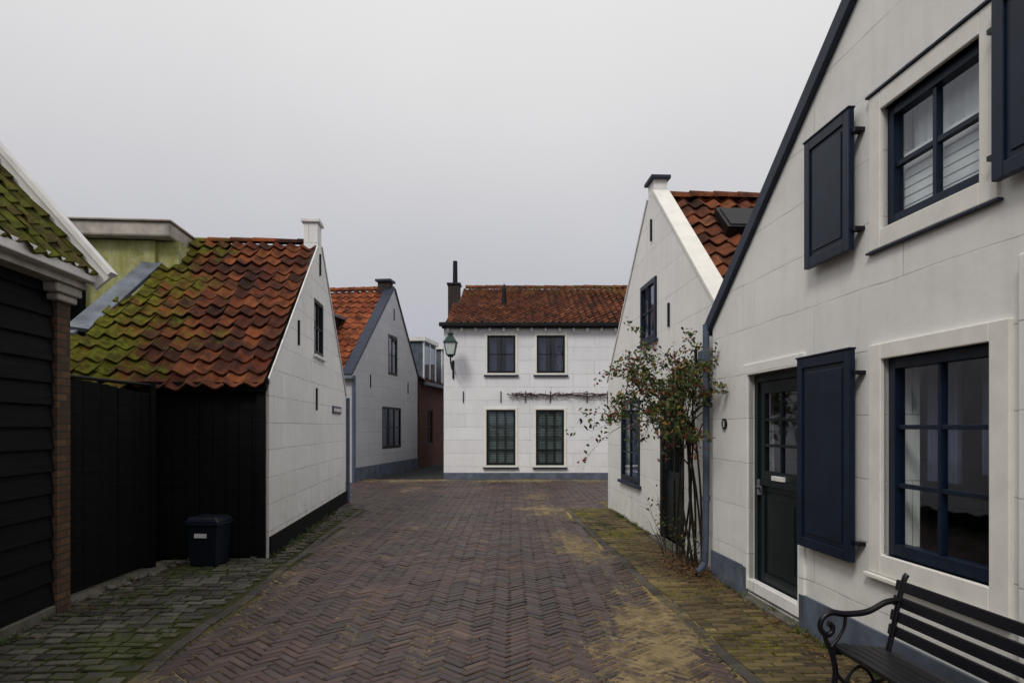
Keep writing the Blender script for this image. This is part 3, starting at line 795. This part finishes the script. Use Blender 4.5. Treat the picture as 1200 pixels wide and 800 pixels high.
k=NB('asphalt'); c=k.mix(k.noise(60,4),(.025,.025,.03),(.05,.048,.05)); k.bump(k.noise(80,3),.4,.005)
mesh('lane_road',[(-8,20.5,.004),(-2.1,20.5,.004),(-1.6,40,.004),(-8,40,.004)],[(0,1,2,3)],k.fin(c,.85,.2))

def leafmesh(name,pts,m,size,parent=None,flat=False):
    V=[];F=[]
    for p in pts:
        p=Vector(p); s=size*U(.6,1.3)
        a=Vector((U(-1,1),U(-1,1),U(-.25,.25) if flat else U(-1,1))).normalized()
        t=Vector((U(-1,1),U(-1,1),U(-1,1)))
        nrm=Vector((0,0,1)) if flat else t.normalized()
        b_=a.cross(nrm).normalized()
        b=len(V)
        V+=[p-a*s,p+b_*s*.5+(Vector((0,0,s*.2))),p+a*s,p-b_*s*.5+(Vector((0,0,s*.2)))]
        F+=[(b,b+1,b+2),(b,b+2,b+3)]
    return mesh(name,V,F,m,parent)
def leafmat(name,stops):
    k=NB(name); c=k.ramp(k.island(),stops)
    return k.fin(c,.6,.25)
M_leaf=leafmat('rose_leaves',[(0,(.022,.042,.012)),(.6,(.05,.08,.018)),(.82,(.12,.11,.025)),(.93,(.20,.15,.03)),(1,(.14,.04,.02))])
M_dead=leafmat('fallen_leaf',[(0,(.06,.03,.02)),(.5,(.12,.05,.025)),(1,(.18,.11,.04))])
M_grass=leafmat('weed_green',[(0,(.03,.06,.01)),(1,(.08,.12,.025))])
M_stem=paint('rose_stem',(.026,.020,.014),.8,.4,20,.2)
M_hip=paint('rose_hip',(.17,.012,.008),.35,.3,10,.5)
pts=[]
for i in range(320):
    y=U(1.5,13); x=U(xl(y),xr(y)); pts.append((x,y,.038+undul(x,y)))
for i in range(450):
    y=U(3,9); x=wr_(y)-abs(random.gauss(0,.18))-.03; pts.append((x,y,.045))
for i in range(1100):
    pts.append((1.93+random.gauss(0,.17),7.5+random.gauss(0,.45),.04+U(0,.06)))
for i in range(240):
    y=U(5,12);x=wl_(y)+abs(random.gauss(0,.2))+.04; pts.append((x,y,.045))
leafmesh('fallen_leaves',[p for p in pts if p[0]<wr_(p[1])-.02],M_dead,.02,None,True)
V=[];F=[]
def tuft(x,y,h,nb):
    for i in range(nb):
        a=U(0,6.28);r=U(0,.04);px=x+math.cos(a)*r;py=y+math.sin(a)*r
        d=Vector((math.cos(a),math.sin(a),0));w=Vector((-d.y,d.x,0))*.003
        p=Vector((px,py,.01));hh=h*U(.5,1.1)
        b=len(V)
        V.extend([p-w,p+w,p+d*hh*.3+Vector((0,0,hh*.7))+w*.7,p+d*hh*.3+Vector((0,0,hh*.7))-w*.7,p+d*hh*.7+Vector((0,0,hh))])
        F.extend([(b,b+1,b+2,b+3),(b+3,b+2,b+4)])
for i in range(110):
    y=U(3.6,8); x=U(wl_(y)+.03,xl(y)-.2); tuft(x,y,U(.03,.055),14)
for i in range(70):
    y=U(3,12.5); tuft(wl_(y)+U(.02,.12),y,U(.04,.11),18)
for i in range(90):
    y=U(3.5,13); tuft(wr_(y)-U(.03,.12),y,U(.04,.09),16)
for i in range(80):
    y=U(8.5,13); tuft(xr(y)+U(.1,.45),y,U(.03,.05),14)
for i in range(80):
    y=U(4,13); tuft(xr(y)+U(-.1,.08),y,U(.025,.04),8)
mesh('grass_tufts',V,F,M_grass)
bm=bmesh.new()
for i in range(26):
    x=U(-3.95,-3.75); y=7.2+U(-.2,.8)
    if i>=14: y=U(6.2,7.4); x=-3.93+U(0,.12)
    r=U(.025,.055)
    res=bmesh.ops.create_icosphere(bm,subdivisions=2,radius=r,matrix=Matrix.Translation((x,y,.02+r*.4)))
    for v in res['verts']:
        v.co.z=.02+r*.4+(v.co.z-.02-r*.4)*.6; v.co+=Vector((noise.noise(v.co*15),noise.noise(v.co*15+Vector((5,0,0))),0))*.012
me=bpy.data.meshes.new('loose_stones'); bm.to_mesh(me); bm.free(); me.materials.append(M_concrete)
o=bpy.data.objects.new('loose_stones',me); coll.objects.link(o)

# ============================================================ rose bush
RB=empty('climbing_rose_bush',(0,0,0))
paths=[];leaves=[];hips=[]
random.seed(21)
def branch(p,d,l,r,depth,sag=0.0):
    pts=[p.copy()];rr=[r];n_=8
    for i in range(n_):
        d=(d+Vector((U(-.22,.22),U(-.22,.22),U(-.20,.14)-sag))).normalized()
        p=p+d*l/n_
        if p.x>wr_(p.y)-.05: p.x=wr_(p.y)-.05; d.x=-abs(d.x)*.3
        pts.append(p.copy()); rr.append(r*(1-.7*(i+1)/n_))
        if depth>0 and i>1 and R()<.5:
            dd=(d+Vector((U(-1,.7),U(-1,1),U(-.5,.9)))*.9).normalized()
            branch(p.copy(),dd,l*U(.3,.6),rr[-1]*.7,depth-1,sag)
        if depth<2 and R()<.5:
            for q in range(random.randint(1,4)):
                leaves.append(p+Vector((U(-.05,.05),U(-.05,.05),U(-.05,.05))))
        if depth<2 and R()<.07:
            for q in range(random.randint(1,3)): hips.append(p+Vector((U(-.04,.04),U(-.04,.04),U(-.02,.05))))
    paths.append((pts,rr))
for i in range(9):
    y0=U(7.45,8.35); x0=wr_(y0)-U(.06,.16)
    top=Vector((wr_(7.9)-U(.08,.26),U(7.45,8.1),U(1.5,2.0)))
    base=Vector((x0,y0,.02))
    mid=(base+top)/2+Vector((U(-.10,.04),U(-.14,.14),0))
    sp=smoothpath([base,mid,top],5)
    paths.append((sp,[.015-.006*j/(len(sp)-1) for j in range(len(sp))]))
    for q in range(3):
        st=Vector(sp[random.randint(7,len(sp)-1)])
        branch(st,Vector((U(-.75,.25),U(-.9,.6),U(.4,1.1))).normalized(),U(.6,1.15),.009,2,.05)
for i in range(20):
    y0=U(7.5,8.9); x0=wr_(y0)-U(.05,.3)
    branch(Vector((x0,y0,.02)),Vector((U(-.5,.1),U(-.4,.4),1)).normalized(),U(.3,.75),.006,1)
lv=[p for p in leaves if p.z>1.45 or R()<.12]
hips=[h for h in hips if h.z>1.2]
tube('stems',paths,M_stem,RB,1)
leafmesh('leaves',lv,M_leaf,.028,RB)
print('leaves',len(lv),'hips',len(hips))
bm=bmesh.new()
for h in hips:
    bmesh.ops.create_icosphere(bm,subdivisions=1,radius=U(.009,.016),matrix=Matrix.Translation(h))
me=bpy.data.meshes.new('rose_hips'); bm.to_mesh(me); bm.free(); me.materials.append(M_hip)
o=bpy.data.objects.new('rose_hips',me); coll.objects.link(o); o.parent=RB

# ============================================================ bench
BE=empty('park_bench',(1.70,3.66,.02),math.atan2(-1,.075))
BE.scale=(1,.80,.97)
BL=1.6
Ls=[]
for i in range(6):
    y=.02+i*.068; Ls.append((-.03,BL+.03,y,y+.052,.405-.006*i,.43-.006*i))
boxes('seat',Ls,M_iron,BE,.006)
for i,(yy,zz) in enumerate([(.445,.50),(.462,.58),(.48,.66),(.50,.745)]):
    bx=boxes('back_slat_%d'%i,[(-.03,BL+.03,-.011,.011,-.03,.03)],M_iron,BE,.006); bx.location=(0,yy,zz); bx.rotation_euler=(-.22,0,0)
def end(x):
    p=[]
    def P(l,r,n_=6): p.append((smoothpath([(x,a,b) for a,b in l],n_),r))
    P([(.40,.40),(.43,.50),(.47,.66),(.51,.78),(.53,.81)],.017)
    P([(.40,.40),(.41,.25),(.45,.1),(.50,.0)],.018)
    P([(.0,.40),(.03,.28),(-.0,.14),(-.04,.0)],.018)
    P([(-.04,.0),(-.07,.0)],.02); P([(.50,0),(.54,0)],.02)
    P([(0,.395),(.2,.385),(.40,.37)],.016)
    P([(.475,.67),(.38,.66),(.25,.61),(.10,.60),(-.0,.61),(-.06,.58),(-.075,.53),(-.04,.49),(.0,.50),(.01,.535),(-.02,.55)],.017)
    P([(.0,.40),(-.03,.45),(-.05,.50)],.015)
    P([(.03,.28),(.10,.22),(.20,.20),(.30,.22),(.41,.25)],.012)
    P([(.10,.22),(.14,.28),(.2,.31),(.26,.28),(.30,.22)],.010)
    P([(.0,.42),(.05,.47),(.09,.53),(.10,.60)],.010)
    return p
for j,x in enumerate((.02,BL-.02)): tube('cast_end_%d'%j,end(x),M_iron,BE,3)

# ============================================================ world, sun, camera
w=bpy.data.worlds.new('World'); scene.world=w; w.use_nodes=True
nt=w.node_tree; N=nt.nodes; Lk=nt.links
bg=N['Background']; bg.inputs['Strength'].default_value=.1
sky=N.new('ShaderNodeTexSky'); sky.sky_type='NISHITA'; sky.sun_disc=False
sky.sun_elevation=math.radians(45); sky.sun_rotation=math.radians(209.7)
sky.dust_density=4; sky.ozone_density=1
hs_=N.new('ShaderNodeHueSaturation'); hs_.inputs['Saturation'].default_value=.15; Lk.new(sky.outputs[0],hs_.inputs['Color'])
tc=N.new('ShaderNodeTexCoord'); sx=N.new('ShaderNodeSeparateXYZ'); Lk.new(tc.outputs['Generated'],sx.inputs[0])
nz=N.new('ShaderNodeTexNoise'); nz.inputs['Scale'].default_value=1.6; nz.inputs['Detail'].default_value=4; Lk.new(tc.outputs['Generated'],nz.inputs['Vector'])
ad=N.new('ShaderNodeMath'); ad.operation='MULTIPLY_ADD'; Lk.new(nz.outputs['Fac'],ad.inputs[0]); ad.inputs[1].default_value=.20
sb=N.new('ShaderNodeMath'); sb.operation='ADD'; Lk.new(sx.outputs[2],sb.inputs[0]); sb.inputs[1].default_value=-.10
Lk.new(sb.outputs[0],ad.inputs[2])
cr=N.new('ShaderNodeValToRGB'); Lk.new(ad.outputs[0],cr.inputs[0])
e=cr.color_ramp.elements
data=[(0,(.36,.37,.42)),(.22,(.47,.475,.515)),(.5,(.72,.71,.715)),(1,(1.0,1.0,1.0))]
while len(e)<len(data): e.new(.5)
for i,(p,c) in enumerate(data): e[i].position=p; e[i].color=(*c,1)
sc=N.new('ShaderNodeVectorMath'); sc.operation='SCALE'; Lk.new(cr.outputs[0],sc.inputs[0]); sc.inputs['Scale'].default_value=11.5
mx=N.new('ShaderNodeMix'); mx.data_type='RGBA'; mx.inputs[0].default_value=.88
Lk.new(hs_.outputs[0],mx.inputs[6]); Lk.new(sc.outputs[0],mx.inputs[7]); Lk.new(mx.outputs[2],bg.inputs['Color'])
sd=bpy.data.lights.new('sun','SUN'); sd.energy=1.3; sd.angle=math.radians(14); sd.color=(1,.96,.9)
so=bpy.data.objects.new('sun',sd); coll.objects.link(so)
so.rotation_euler=Vector((.4,.7,-.8)).to_track_quat('-Z','Y').to_euler()
cam=bpy.data.cameras.new('camera'); co=bpy.data.objects.new('camera',cam); coll.objects.link(co)
co.location=(0,0,1.6); co.rotation_euler=(math.radians(90),0,0)
cam.lens=24; cam.sensor_width=36; cam.shift_y=.0833; cam.clip_end=1000; cam.clip_start=.05
scene.camera=co
